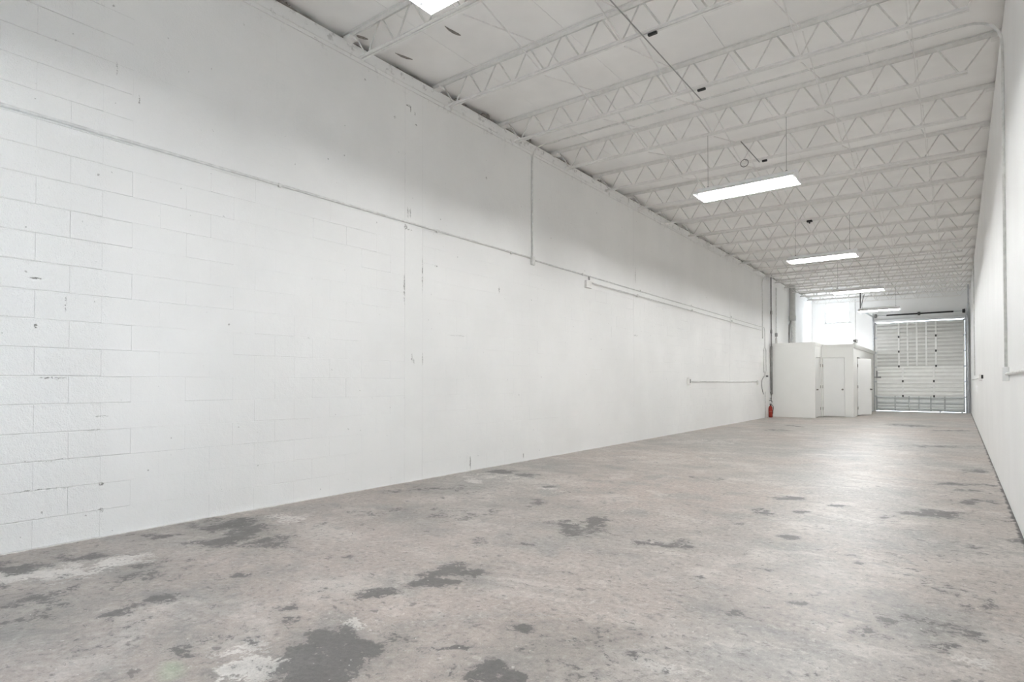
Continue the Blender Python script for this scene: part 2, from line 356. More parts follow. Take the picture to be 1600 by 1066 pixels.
for nm, lst in (('dark', dark), ('pale', pale), ('pink', pink), ('green', green), ('grime', grime)):
    at = me.attributes.new(nm, 'FLOAT', 'POINT'); at.data.foreach_set('value', field(lst, 1.2).astype(np.float32))
me.materials.append(M['floor']); struct(link('floor', me))
struct(MB().box(-9, 4, YB+.21, YB+9, -.12, -.02).build('ground', M['pavement']))
struct(MB().box(-9, 4, YF-9, YF-.21, -.12, -.02).build('ground', M['pavement']))

# ------------------------------------------------------------------ left wall: blocks, tie columns, bond beam
BD = .0045                                                     # depth of the painted joints
wl = struct(MB().box(-A-.2, -A-BD, YF, YB+.2, -.1, 4.775).build('wall_left', M['joint']))
COLS = [(-1.5, -1.21), (4.604, 4.888), (10.615, 10.906), (16.72, 17.0), (22.8, 23.08)]
cache = {}
def block_mb(w, hgap, c, BD):
    """front of one block: a face and four chamfers falling into the joints"""
    m = MB(); y0, y1, z0, z1 = hgap/4, w-hgap/4, hgap/2, .2-hgap/2
    m.add([(0, y0+c*.2, z0+c), (0, y1-c*.2, z0+c), (0, y1-c*.2, z1-c), (0, y0+c*.2, z1-c),
           (-BD, y0, z0), (-BD, y1, z0), (-BD, y1, z1), (-BD, y0, z1)],
          [(0, 1, 2, 3), (4, 5, 1, 0), (5, 6, 2, 1), (6, 7, 3, 2), (7, 4, 0, 3)])
    return m
rest = MB(); nblk = 0
for kz in range(23):
    z = .2*kz
    for ci in range(len(COLS)):
        ya = COLS[ci][1]; ye = COLS[ci+1][0] if ci+1 < len(COLS) else YB
        y = ya; first = .2 if kz % 2 else .4
        w = first
        while y < ye-.02:
            w = min(first if y == ya else .4, ye-y)
            if ye-y-w < .06: w = ye-y
            rough = y < 1.45; high = z > 2.7
            c = random.choice((.002, .003) if high else (.003, .0045, .006)) if rough else random.choice((.002, .003, .003, .004, .005))
            off = random.choice((-.0012, -.0006, 0, 0, .0006)) if rough else random.choice((-.0004, 0, 0, .0004))
            gap = (.0012 if high else .0022) if rough else 0.0; bd = BD+.001 if rough else random.choice((.0005, .0008) if z > 2.9 else (.0008, .0012, .002, .003))
            key = (round(w, 3), gap, c, bd)
            if y+w > .85 and y < 4.95 and nblk < 300 and z < 4.55:
                if key not in cache: cache[key] = block_mb(w, gap, c, bd).mesh('block', M['wall'])
                o = link('block', cache[key], wl); o.location = (-A+off, y, z); nblk += 1
            else:
                b = block_mb(w, gap, c, bd); rest.add([(vx-A+off, vy+y, vz+z) for vx, vy, vz in b.v], b.f)
            y += w
rest.build('block_courses', M['wall'], wl, kind='stuff')
for y0, y1 in COLS: MB().bevbox(-A-.1, -A+.0012, y0+.001, y1-.001, -.1, 4.60, .003).build('tie_column', M['wall'], wl)
MB().bevbox(-A-.2, -A+.004, YF, YB, 4.603, 4.646, .004).build('bond_beam', M['wall'], wl)
MB().bevbox(-A-.2, -A, YF, YB, 4.650, 4.778, .005).build('bond_beam', M['wall'], wl)

def slot_shade_edge(x0, sgn, z, parent, seed):
    """ragged dark strip that paints the shade in the slot between wall and deck"""
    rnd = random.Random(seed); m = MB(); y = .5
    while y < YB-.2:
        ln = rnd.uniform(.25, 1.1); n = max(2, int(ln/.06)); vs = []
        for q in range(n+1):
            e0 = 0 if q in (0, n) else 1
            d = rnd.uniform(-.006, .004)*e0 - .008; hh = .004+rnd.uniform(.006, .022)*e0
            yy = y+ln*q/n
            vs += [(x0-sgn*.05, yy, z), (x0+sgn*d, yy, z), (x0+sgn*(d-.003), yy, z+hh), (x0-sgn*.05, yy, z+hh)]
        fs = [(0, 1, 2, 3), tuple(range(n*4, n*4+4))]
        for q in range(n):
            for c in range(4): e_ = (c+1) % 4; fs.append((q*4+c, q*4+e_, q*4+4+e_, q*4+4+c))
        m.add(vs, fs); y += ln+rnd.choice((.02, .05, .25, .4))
    m.build('slot_shade_strip', M['dirt_and_shade'], parent, kind='stuff')
slot_shade_edge(-A, 1, 4.7785, wl, 5)

# ------------------------------------------------------------------ the other walls
wr = struct(MB().box(B, B+.2, YF-.2, YB+.2, -.1, 4.712).build('wall_right', M['smooth_wall']))
slot_shade_edge(B, -1, 4.713, wr, 9)
DX0, DX1, DZ = -2.74, .215, 3.66                               # roll-up doorway
WX0, WX1, WZ0, WZ1 = -4.60, -3.65, 3.73, 4.62                  # high back window
wb = MB()
for x0, x1, z0, z1 in ((-A-.2, WX0, -.1, 4.77), (WX0, WX1, -.1, WZ0), (WX0, WX1, WZ1, 4.77), (WX1, DX0, -.1, 4.77), (DX0, DX1, DZ, 4.77), (DX1, B+.2, -.1, 4.77)):
    wb.box(x0, x1, YB, YB+.2, z0, z1)
struct(wb.build('wall_back', M['smooth_wall']))
FX0, FX1, FZ0, FZ1 = -3.2, -2.2, 1.10, 2.80                      # shop window behind the camera
wf = MB()
for x0, x1, z0, z1 in ((-A-.2, FX0, -.1, 4.77), (FX1, B+.2, -.1, 4.77), (FX0, FX1, -.1, FZ0), (FX0, FX1, FZ1, 4.77)): wf.box(x0, x1, YF-.2, YF, z0, z1)
struct(wf.build('wall_front', M['smooth_wall']))
portal((FX0+FX1)/2, YF-.1, (FZ0+FZ1)/2, FX1-FX0, FZ1-FZ0, R(180))
portal((WX0+WX1)/2, YB+.15, (WZ0+WZ1)/2, WX1-WX0, WZ1-WZ0, 0)

# ------------------------------------------------------------------ roof deck in long panels
def slab(x0, x1, y0, y1, lift, t):
    a, b = zd(x0)+lift, zd(x1)+lift
    return MB().add([(x0,y0,a),(x1,y0,b),(x1,y1,b),(x0,y1,a),(x0,y0,a+t),(x1,y0,b+t),(x1,y1,b+t),(x0,y1,a+t)],
                    [(0,3,2,1),(4,5,6,7),(0,1,5,4),(1,2,6,5),(2,3,7,6),(3,0,4,7)])
ceil = struct(slab(-A-.25, B+.25, YF-.2, YB+.25, .012, .1).build('ceiling', M['deck']))
ex = [-A-.22, -4.43, -3.21, -1.99, -.77, B+.22]
for x0, x1 in zip(ex[:-1], ex[1:]): slab(x0+.002, x1-.002, YF-.19, YB+.22, 0, .012).build('deck_panel', M['deck'], ceil)
struct(MB().box(-A-.26, -A-.16, YF, YB+.2, 4.77, 4.86).build('trim_1', M['joint']))      # closes the slot above the left wall
struct(MB().box(B+.12, B+.2, YF-.2, YB+.2, 4.70, 4.80).build('trim_2', M['joint']))
struct(MB().box(-A-.2, B+.2, YB+.1, YB+.2, 4.70, 4.86).build('trim_3', M['smooth_wall']))
struct(MB().box(-A-.2, B+.2, YF-.2, YF-.1, 4.70, 4.86).build('trim_4', M['smooth_wall']))

# ------------------------------------------------------------------ back window
win = MB()
for x0, x1, z0, z1 in ((WX0, WX0+.05, WZ0, WZ1), (WX1-.05, WX1, WZ0, WZ1), (WX0+.05, WX1-.05, WZ0, WZ0+.05), (WX0+.05, WX1-.05, WZ1-.05, WZ1)): win.bevbox(x0, x1, YB+.04, YB+.10, z0, z1, .006)
w1 = struct(win.build('window_1', M['trim']))
MB().bevbox(WX0+.05, WX1-.05, YB+.045, YB+.095, 4.15, 4.20, .006).build('meeting_rail', M['trim'], w1)
MB().bevbox(WX0-.04, WX1+.04, YB-.05, YB+.04, WZ0-.035, WZ0, .006).build('window_sill', M['trim'], w1)
MB().box(WX0+.05, WX1-.05, YB+.066, YB+.072, WZ0+.05, 4.15).build('pane', M['glass'], w1)
MB().box(WX0+.05, WX1-.05, YB+.068, YB+.074, 4.20, WZ1-.05).build('pane', M['glass'], w1)

# ------------------------------------------------------------------ restroom partitions
P1Y, P1X, P2Y, P2X, PT = 21.2, -3.738, 22.4, -2.79, .11
P1H, P2H = 2.478, 2.44
b1 = struct(MB().box(-A+.03, P1X, P1Y, P1Y+PT, 0, P1H).build('wall_partition', M['partition']))
d3a, d3b = 21.40, 22.20                                                                       # doorway in the side of the first room
m = MB().box(P1X-PT, P1X, P1Y+PT, d3a, 0, P1H).box(P1X-PT, P1X, d3b, P2Y, 0, P1H).box(P1X-PT, P1X, d3a, d3b, 2.02, P1H)
m.build('side_panel', M['partition'], b1)
MB().box(-A+.03, P1X, P1Y, YB-.02, P1H, P1H+.02).build('roof_panel', M['partition'], b1)
m = MB().prism([(P1Y, P1H-.10), (P1Y-.012, P1H-.10), (P1Y-.02, P1H-.03), (P1Y-.03, P1H+.012), (P1Y, P1H+.012)], 'x', -A+.03, P1X+.03)
m.prism([(P1X, P1H-.10), (P1X+.012, P1H-.10), (P1X+.02, P1H-.03), (P1X+.03, P1H+.012), (P1X, P1H+.012)], 'y', P1Y-.03, P2Y)
m.build('cornice', M['partition'], b1)
dz1 = 2.0
door_x0, door_x1 = P1X+.03, -3.045
b2 = struct(MB().box(P1X, door_x0, P2Y, P2Y+PT, 0, P2H).box(door_x1, P2X, P2Y, P2Y+PT, 0, P2H).box(door_x0, door_x1, P2Y, P2Y+PT, dz1+.01, P2H).build('wall_partition', M['partition']))
h2 = 23.30; h2e = h2+.78
MB().box(P2X-PT, P2X, P2Y+PT, h2, 0, P2H).box(P2X-PT, P2X, h2e, YB-.01, 0, P2H).box(P2X-PT, P2X, h2, h2e, 2.05, P2H).build('side_panel', M['partition'], b2)
MB().box(P1X, P2X, P2Y, YB-.02, P2H, P2H+.02).build('roof_panel', M['partition'], b2)
m = MB().prism([(P2Y, P2H-.09), (P2Y-.012, P2H-.09), (P2Y-.026, P2H+.012), (P2Y, P2H+.012)], 'x', P1X+.02, P2X+.03)
m.prism([(P2X, P2H-.10), (P2X+.02, P2H-.10), (P2X+.045, P2H-.01), (P2X+.05, P2H+.02), (P2X, P2H+.02)], 'y', P2Y-.03, YB-.01)
m.build('cornice', M['partition'], b2)

def door(name, org, u, n, w, h, knob_side, hinge_side, z0=.015):
    """slab door: org is a lower corner, u runs along its width, n points at the viewer"""
    org, u, n = np.array(org, float), np.array((*u, 0.), float), np.array((*n, 0.), float)
    def P(a, d, z): return org + u*a + n*d + np.array((0, 0, z))
    def bx(mb, a0, a1, d0, d1, zz0, zz1):
        t = MB().bevbox(a0, a1, d0, d1, zz0, zz1, .003); return mb.add([P(*v) for v in t.v], t.f)
    o = struct(bx(MB(), .009, w-.009, -.04, 0, z0, h).build(name, M['door']))
    kx = w-.07 if knob_side else .07; hx = w if hinge_side else 0
    k = MB().tube([P(kx, 0, .93), P(kx, .012, .93)], .032, 12).tube([P(kx, .012, .93), P(kx, .03, .93)], .012, 8)
    k.tube([P(kx, .028, .93), P(kx, .038, .93), P(kx, .055, .93), P(kx, .064, .93)], [.018, .028, .028, .014], 12).build('door_knob', M['brass'], o, True)
    for z in (.28, 1.02, h-.25): MB().tube([P(hx, .008, z-.05), P(hx, .008, z+.05)], .011, 8).build('hinge', M['brass'], o, True)
    return o
door('door_1', (door_x0, P2Y+.014, 0), (1, 0), (0, -1), door_x1-door_x0, dz1, True, False)
door('door_2', (P1X-.012, d3a, 0), (0, 1), (1, 0), d3b-d3a, 2.0, False, True)
an = R(27); door('door_3', (P2X+.012, h2+.02, 0), (math.sin(an), math.cos(an)), (math.cos(an), -math.sin(an)), .76, 2.0, True, False, .045)

# ------------------------------------------------------------------ roll-up sectional door
rd = struct(MB().bevbox(DX0-.10, DX0+.022, YB-.03, YB-.004, 0, DZ, .004).bevbox(DX1-.011, DX1+.09, YB-.03, YB-.004, 0, DZ, .004).bevbox(DX0-.05, DX1+.06, YB-.02, YB-.004, DZ, DZ+.12, .004).build('door_4', M['trim']))
SH, SB = .599, .032                                                                          # section height, gap under the door
SY = YB-.07
def section(z, mat, prof_d=.05):
    """pressed steel pan: four bands parted by deep narrow grooves"""
    pr = [(SY+.03, z-.015), (SY+.03, z+.009), (SY, z+.011)]
    for k in range(4):                                       # a deep narrow groove under every band
        c = z + SH*(k+.08)/4
        if k: pr += [(SY, c-.017), (SY+prof_d, c-.014), (SY+prof_d, c+.014), (SY, c+.017)]
        pr += [(SY-.006, c+.05), (SY-.006, c+.08), (SY, c+.10)]
    pr += [(SY, z+SH-.011), (SY+.03, z+SH-.009), (SY+.03, z+SH-.016), (SY+.060, z+SH-.016), (SY+.060, z-.015)]
    return MB().prism(pr, 'x', DX0+.015, DX1-.015)
W = DX1-DX0
for k in range(6):
    z = SB+SH*k
    mt = 'lower' if k == 0 else 'middle' if k < 3 else 'upper'
    s_ = section(z, mt).build('section', M[mt], rd)
    fr = ([.23, .39, .50, .63, .78] if k == 0 else [.32, .665] if k < 3 else [.277, .377, .48, .585, .69])
    for q in fr:
        x = DX0+W*q; hw = .028 if k else .024
        MB().bevbox(x-hw, x+hw, SY-.014, SY+.001, z+.012, z+SH-.012, .003).build('stile', M['stile_grey' if k == 0 else 'stile'], s_)
    MB().bevbox(DX0+.016, DX0+.07, SY-.012, SY+.001, z+.01, z+SH-.01, .003).build('end_stile', M['stile_grey' if k == 0 else 'upper'], s_)
    MB().bevbox(DX1-.07, DX1-.016, SY-.012, SY+.001, z+.01, z+SH-.01, .003).build('end_stile', M['stile_grey' if k == 0 else 'upper'], s_)
    if k == 0:
        for q in (.12, .5, .88):
            MB().bevbox(DX0+.07, DX1-.07, SY-.02, SY+.001, z+SH*q-.02, z+SH*q+.02, .004).build('rail', M['stile_grey'], s_)
    if k < 5:
        for q in ([.32, .665] if k < 2 else [.277, .69]):
            x = DX0+W*q
            MB().bevbox(x-.028, x+.028, SY-.032, SY-.014, z+SH-.045, z+SH+.04, .004).build('hinge', M['darkmetal'], s_)
    for sx, x in ((1, DX0+.03), (-1, DX1-.03)):
        MB().bevbox(x-.03, x+.03, SY-.04, SY-.012, z+SH-.06, z+SH+.01, .004).tube([(x, SY-.035, z+SH-.02), (x-sx*.09, SY-.035, z+SH-.02)], .012, 8).build('roller_bracket', M['galv'], s_)
TX0, TX1 = DX0-.055, DX1+.055
def track(x, end_y, end_z):
    path = [(x, SY-.03, .02), (x, SY-.03, 3.50)] + arc((x, SY-.03, 3.50), (x, SY-.03, 3.88), (x, SY-.42, 3.88), 8)[1:] + [(x, end_y, end_z)]
    return MB().tube(path, .030, 6)
track(TX0, 24.3, 3.80).build('track', M['galv'], rd)
track(TX1, 24.3, 3.80).build('track', M['galv'], rd)
MB().bevbox(DX0-.075, DX0-.055, SY-.01, YB-.03, 0, 3.5, .003).build('track_angle', M['galv'], rd)
MB().bevbox(DX1+.068, DX1+.10, SY-.10, YB-.03, 0, 4.05, .004).build('track_angle', M['galv'], rd)
for x, lab in ((TX0, 'l'), (TX1, 'r')):
    MB().bevbox(x-.02, x+.02, 24.30, 24.34, 3.77, zb(x)-.02, .003).tube([(x, 24.34, 3.84), (x, 25.40, zb(x))], .012, 6).build('track_hanger', M['pipegrey'] if lab == 'l' else M['galv'], rd)
    MB().bevbox(x-.03, x+.03, SY-.13, SY-.03, 3.70, 4.02, .01).build('bearing_plate', M['galv'], rd)
    MB().tube([(x+(.05 if lab == 'l' else -.05), SY-.11, 3.92), (x+(.14 if lab == 'l' else -.14), SY-.11, 3.92)], [.085, .07], 14).build('cable_drum', M['darkmetal' if lab == 'r' else 'pipegrey'], rd, True)
MB().tube([(TX0, SY-.11, 3.92), (TX1, SY-.11, 3.92)], .014, 8).build('torsion_shaft', M['galv'], rd, True)
sp_ = MB()
for x0, x1 in ((-2.33, -1.28), (-1.19, -.14)): sp_.tube([(x0+(x1-x0)*t, SY-.11, 3.92) for t in np.linspace(0, 1, 40)], [.034 if q % 2 else .028 for q in range(40)], 10)
sp_.build('torsion_spring', M['black'], rd)
MB().bevbox(-1.28, -1.19, SY-.15, YB-.004, 3.86, 3.985, .01).build('centre_bracket', M['darkmetal'], rd)
MB().tube([(DX0-.02, SY-.03, DZ+.035), (DX1, SY-.03, DZ+.035)], .055, 12).build('top_rail', M['enamel'], rd, True)
MB().bevbox(DX0+.02, DX0+.20, SY-.045, SY-.012, 1.36, 1.42, .005).bevbox(DX0-.05, DX0+.05, SY-.05, SY-.012, 1.38, 1.41, .004).bevbox(DX0+.03, DX0+.08, SY-.05, SY-.012, 1.42, 1.66, .004).build('slide_bolt', M['pipegrey'], rd)
for q in (.72, .95): MB().bevbox(DX0+W*q, DX0+W*q+.06, SY-.02, SY+.03, .001, SB+.01, .004).build('floor_stop', M['galv'], rd)
MB().box(DX0+.015, DX1-.015, SY, SY+.02, SB-.012, SB+.006).build('bottom_seal', M['black'], rd)

# ================================================================== THE THINGS
# ------------------------------------------------------------------ bar joists
ORD = ['first', 'second', 'third', 'fourth', 'fifth', 'sixth', 'seventh', 'eighth', 'ninth', 'tenth', 'eleventh', 'twelfth', 'thirteenth',
       'fourteenth', 'fifteenth', 'sixteenth', 'seventeenth', 'eighteenth', 'nineteenth', 'twentieth']
JG = 'white bar joists under the roof deck'
def ell(mb, pts, y0, y1, z0, z1):
    """a bar along x between two end points with a y-z box section"""
    (xa, za), (xb, zb_) = pts
    return mb.add([(xa,y0,za+z0),(xb,y0,zb_+z0),(xb,y1,zb_+z0),(xa,y1,za+z0),(xa,y0,za+z1),(xb,y0,zb_+z1),(xb,y1,zb_+z1),(xa,y1,za+z1)],
                  [(0,3,2,1),(4,5,6,7),(0,1,5,4),(1,2,6,5),(2,3,7,6),(3,0,4,7)])
J = thing('bar_joist', '', 'joist', (-A, Y0, 4.78), JG)
xl, xr = -A-.10, B+.10
e = [(xl, zt(xl)), (xr, zt(xr))]
m = MB()
for s_ in (-1, 1):                                              # two angles back to back, flat legs up against the deck
    a, b = sorted((s_*.008, s_*.036)); ell(m, e, Y0+a, Y0+b, .041, .047)
    a, b = sorted((s_*.008, s_*.014)); ell(m, e, Y0+a, Y0+b, 0, .041)
m.build('top_chord', M['top'], J)
xl2, xr2 = -A+.22, .10
e = [(xl2, zb(xl2)), (xr2, zb(xr2))]
m = MB()
for s_ in (-1, 1):
    a, b = sorted((s_*.007, s_*.034)); ell(m, e, Y0+a, Y0+b, -.016, -.011)
    a, b = sorted((s_*.007, s_*.012)); ell(m, e, Y0+a, Y0+b, -.011, .016)
m.build('bottom_chord', M['steel'], J)
for x0, x1 in ((-A-.09, -A+.10), (B-.08, B+.09)):
    m = MB(); zz = zt((x0+x1)/2); m.box(x0, x1, Y0-.05, Y0+.05, zz-.030, zz-.004); m.build('bearing_seat', M['steel'], J)
nodes = [-4.344+.4394*k for k in range(-1, 11)]
tops = [(nodes[k]+nodes[k+1])/2 for k in range(11)]
webs = [((nodes[0], 0), (-A+.10, 1))]
for k in range(11): webs += [((nodes[k], 0), (tops[k], 1)), ((tops[k], 1), (nodes[k+1], 0))]
webs += [((nodes[-1], 0), (B-.06, 1))]
for (xa, ta), (xb, tb) in webs:
    sg = .018 if xb > xa else -.018
    xa2, xb2 = xa+sg, xb-sg
    za = zt(xa)+.012 if ta else zb(xa); z_b = zt(xb)+.012 if tb else zb(xb)
    MB().tube([(xa2, Y0, za), (xb2, Y0, z_b)], .0085, 6).build('web_rod', M['rod'], J)
def copy_thing(o, loc, label):
    c = o.copy(); COL.objects.link(c); c.location = loc; c['label'] = label
    for ch in list(o.children):
        d = ch.copy(); COL.objects.link(d); d.parent = c
        for g_ in ch.children:
            e_ = g_.copy(); COL.objects.link(e_); e_.parent = d
    return c
jy = {}
for k in range(-1, 19):
    jy[k] = Y0+SP*k
    if k == -1: lab = 'white bar joist just above the ceiling light cut off by the top edge'
    elif k == 0: lab = 'white bar joist nearest the viewer, entering top left beside the nearest light'
    elif k == 3: lab = 'white bar joist carrying the hanger wires of the whole ceiling light, fourth from the front'
    elif k == 18: lab = 'farthest white bar joist, close in front of the back wall'
    else: lab = f'white bar joist under the deck, {ORD[k]} from the front counting from the top left'
    if k == 0: J['label'] = lab
    else: copy_thing(J, (-A, jy[k], 4.78), lab)

# ------------------------------------------------------------------ cross bridging between the joists
for x, lab in ((-3.50, 'row of thin white cross bridging nearest the left wall'), (-2.56, 'row of thin white cross bridging running above the left ends of the lights'),
               (-1.24, 'row of thin white cross bridging above the right ends of the lights'), (-.345, 'row of thin white cross bridging nearest the right wall')):
    t = thing('joist_bridging', lab, 'bridging', (x, jy[-1], 4.5), 'cross bridging rows')
    for k in range(-1, 18):
        for q, dx in ((0, -.008), (1, .008)):
            a = (x+dx, jy[k]+.05, (zt(x)-.01) if q else zb(x)-.03); b = (x+dx, jy[k+1]-.05, zb(x)-.03 if q else zt(x)-.01)
            MB().tube([a, b], .0075, 4).build('strut', M['steel'], t)

# ------------------------------------------------------------------ hanging fluorescent fixtures
FXC, FZ = -2.15, 3.655
def fixture(y):
    t = thing('ceiling_light', '', 'ceiling light', (FXC, y, FZ), 'hanging fluorescent strip lights')
    x0, x1 = FXC-.605, FXC+.605
    MB().bevbox(x0, x1, y-.055, y+.055, FZ+.035, FZ+.095, .006).prism([(y-.02, FZ+.036), (y, FZ+.012), (y+.02, FZ+.036)], 'x', x0, x1).build('channel', M['enamel'], t)
    for s_ in (-1, 1):
        MB().prism([(y+s_*.05, FZ+.045), (y+s_*.05, FZ+.049), (y+s_*.13, FZ+.034), (y+s_*.205, FZ-.010), (y+s_*.205, FZ-.022), (y+s_*.200, FZ-.022), (y+s_*.200, FZ-.012), (y+s_*.128, FZ+.029)], 'x', x0, x1).build('reflector', M['enamel'], t)
    for s_, x in ((-1, x0), (1, x1)):
        MB().prism([(y-.207, FZ-.024), (y+.207, FZ-.024), (y+.207, FZ-.006), (y+.13, FZ+.040), (y+.056, FZ+.055), (y+.056, FZ+.097), (y-.056, FZ+.097), (y-.056, FZ+.055), (y-.13, FZ+.040), (y-.207, FZ-.006)], 'x', *sorted((x, x+s_*.004))).build('end_plate', M['enamel'], t)
    for s_ in (-1, 1):
        yy = y+s_*.095
        tb = MB().tube([(x0+.035, yy, FZ+.006), (x1-.035, yy, FZ+.006)], .0165, 8).build('tube', M['tube'], t, True)
        for q in (-1, 1):
            xe = x0 if q < 0 else x1
            MB().bevbox(*sorted((xe-q*.034, xe-q*.004)), yy-.014, yy+.014, FZ-.012, FZ+.036, .004).build('lamp_holder', M['galv'], tb)
    for x in (x0+.12, x1-.12):
        zz = zb(x)-.02
        MB().tube([(x, y, FZ+.094), (x, y, FZ+.12)], .012, 6).tube([(x, y, FZ+.115), (x, y, zz)], .003, 5).build('hanger_wire', M['greyline'], t)
    return t
L0 = fixture(jy[3]); L0['label'] = 'whole lit two tube strip light hanging nearest, right of centre under the ceiling'
for k, lab in ((-1, 'lit strip light cut off by the top edge of the photo'), (7, 'lit strip light hanging third from the front, middle of the row'),
               (11, 'lit strip light hanging fourth from the front'), (15, 'lit strip light hanging farthest, before the roll-up door')):
    copy_thing(L0, (FXC-(.045 if k == -1 else 0), jy[k]+(.075 if k == -1 else 0), FZ), lab)

# ------------------------------------------------------------------ conduits, pipes and boxes
def conduit(label, base, runs, r=.012, name='conduit', mat='conduit', cat='conduit', parts=()):
    t = thing(name, label, cat, base)
    for p in runs: MB().tube(p, r, 8).build('pipe_run', M[mat], t, True)
    for nm, mt, bx in parts: MB().bevbox(*bx, .004).build(nm, M[mt], t)
    return t
WX = -A+.016
conduit('long thin white conduit running level along the upper left wall, near part', (WX, 1, 3.02), [[(WX, -.5, 3.02), (WX, 7.09, 3.03)]],
        parts=[('pipe_strap', 'conduit', (-A+.005, WX+.014, y, y+.03, 3.003, 3.041)) for y in (.9, 3.0, 5.1, 6.6)])
yc = 7.14
conduit('thin white conduit crossing under the roof deck and down both side walls', (WX, yc, 3.0),
        [[(WX, yc, 3.04), (WX, yc, 4.50)] + arc((WX, yc, 4.50), (WX, yc, 4.70), (WX+.16, yc, 4.70), 6)[1:]
         + [(B-.32, yc, 4.63)] + arc((B-.32, yc, 4.63), (B-.02, yc, 4.625), (B-.02, yc, 4.33), 7)[1:] + [(B-.02, yc, 1.30)]], .0125,
        parts=[('junction_box', 'conduit', (-A+.005, -A+.045, yc-.035, yc+.035, 2.93, 3.055)), ('outlet_box', 'trim', (B-.05, B, yc-.06, yc+.06, 1.17, 1.30))])
conduit('thin white conduit along the left wall beyond the conduit drop', (WX, 7.2, 3.01),
        [[(WX, 7.20, 3.01), (WX, 20.24, 2.985)]],
        parts=[('pipe_strap', 'conduit', (-A+.005, WX+.014, y, y+.03, 2.99, 3.03)) for y in (8.6, 10.88, 13.7, 16.8)])
conduit('lower thin white conduit with small box high on the far left wall', (WX, 8.8, 2.9), [[(WX+.028, 8.89, 2.895), (WX+.028, 19.9, 2.865)]], .011,
        parts=[('junction_box', 'steel', (-A+.005, -A+.05, 8.70, 8.88, 2.80, 2.92)), ('cover', 'pipegrey', (-A+.05, -A+.055, 8.74, 8.80, 2.93, 2.99))] +
              [('pipe_strap', 'conduit', (-A+.005, WX+.042, y, y+.03, 2.875, 2.915)) for y in (10.7, 13.7, 16.8)])
conduit('short level conduit with an outlet box on the lower left wall', (WX, 13.5, 1.19), [[(WX, 13.7, 1.187), (WX, 19.45, 1.187)]], .013,
        parts=[('outlet_box', 'steel', (-A+.005, -A+.05, 13.46, 13.62, 1.11, 1.28)), ('outlet', 'pipegrey', (-A+.05, -A+.054, 13.51, 13.57, 1.15, 1.24)), ('end_fitting', 'conduit', (-A+.005, -A+.04, 19.45, 19.53, 1.10, 1.22))])
conduit('thin white conduit rising to the roof, left of the dark pipe', (WX, 20.0, 2.5), [[(WX+.03, 20.0, 2.6), (WX+.03, 20.0, 4.35)] + arc((WX+.03, 20.0, 4.35), (WX+.03, 20.0, 4.62), (WX+.03, 20.4, 4.66), 5)[1:] + [(WX+.03, 20.98, 4.71)]], .012)
conduit('pair of thin white conduits dropping to a dark switch box', (WX, 20.4, 1.4), [arc((WX, 20.26, 2.985), (WX, 20.41, 2.985), (WX, 20.41, 2.80), 5) + [(WX, 20.41, 2.3)], [(WX, 20.27, 1.50), (WX, 20.27, 2.2)], [(WX, 20.55, 1.42), (WX, 20.55, 2.2)], arc((WX, 20.55, 2.2), (WX, 20.55, 2.34), (WX, 20.41, 2.3), 5), arc((WX, 20.27, 2.2), (WX, 20.27, 2.34), (WX, 20.41, 2.3), 5)], .011,
        parts=[('switch_box', 'steel', (-A+.005, -A+.06, 20.33, 20.62, 1.40, 1.53)), ('switch', 'darkmetal', (-A+.06, -A+.075, 20.36, 20.58, 1.35, 1.405))])
conduit('thin grey conduit running from the floor up beside the fire extinguisher', (WX, 20.42, 0), [[(WX, 20.42, .01), (WX, 20.42, .86)]], .013)
t = thing('cable_loop', 'loose grey cable hanging in a loop below the switch box', 'cable', (WX, 20.1, .9))
MB().tube(arc((WX, 20.25, 1.36), (WX, 19.75, 1.2), (WX, 20.2, .78), 10), .010, 6).build('cable', M['pipegrey'], t, True)
py = 21.10
t = thing('standpipe', 'dark grey vertical iron pipe in the corner left of the white partition', 'pipe', (-A+.05, py, .75))
MB().tube([(-A+.05, py, 2.4), (-A+.05, py, zd(-A)-.002)], .022, 10).build('upper_pipe', M['pipegrey'], t, True)
MB().tube([(-A+.05, py, .78), (-A+.05, py, 2.4)], .036, 10).build('lower_pipe', M['pipegrey'], t, True)
for z in (2.9, 3.55): MB().tube([(-A+.05, py, z-.06), (-A+.05, py, z+.06)], .034, 10).build('coupling', M['pipegrey'], t, True)
MB().bevbox(-A, -A+.09, py-.02, py+.02, .80, .84, .004).build('bracket', M['galv'], t)
t = thing('hose_tap', 'small grey hose tap on the wall above the fire extinguisher', 'tap', (-A+.03, 21.08, .6))
MB().tube([(-A, 21.0, .56), (-A+.06, 21.0, .56), (-A+.09, 21.0, .50)], .014, 8).build('spout', M['pipegrey'], t, True)
MB().tube([(-A+.05, 21.0, .565), (-A+.05, 21.0, .64)], .008, 6).tube([(-A+.05, 20.95, .64), (-A+.05, 21.05, .64)], .014, 8).build('valve', M['pipegrey'], t, True)
conduit('thin white pipe standing above the partition roof by the left wall', (-A+.04, 21.8, P1H), [[(-A+.04, 21.85, P1H+.022), (-A+.04, 21.85, 4.5)]], .02, 'riser_pipe', 'conduit', 'pipe',
        parts=[('tee_fitting', 'pipegrey', (-A, -A+.07, 21.80, 21.90, 2.78, 2.90)), ('lower_sleeve', 'conduit', (-A+.008, -A+.072, 21.81, 21.89, P1H+.022, 2.72))])
vx, vy = -4.975, 23.95
t = thing('vent_pipe', 'thick grey vent pipe rising from the partition roof to the ceiling', 'vent pipe', (vx, vy, P1H))
MB().tube([(vx, vy, 3.60), (vx, vy, zd(vx)-.002)], .105, 16).build('upper_duct', M['pvc'], t, True)
MB().tube([(vx, vy, 3.50), (vx, vy, 3.55), (vx, vy, 3.68), (vx, vy, 3.70)], [.112, .122, .122, .108], 16).build('coupling', M['pvc'], t, True)
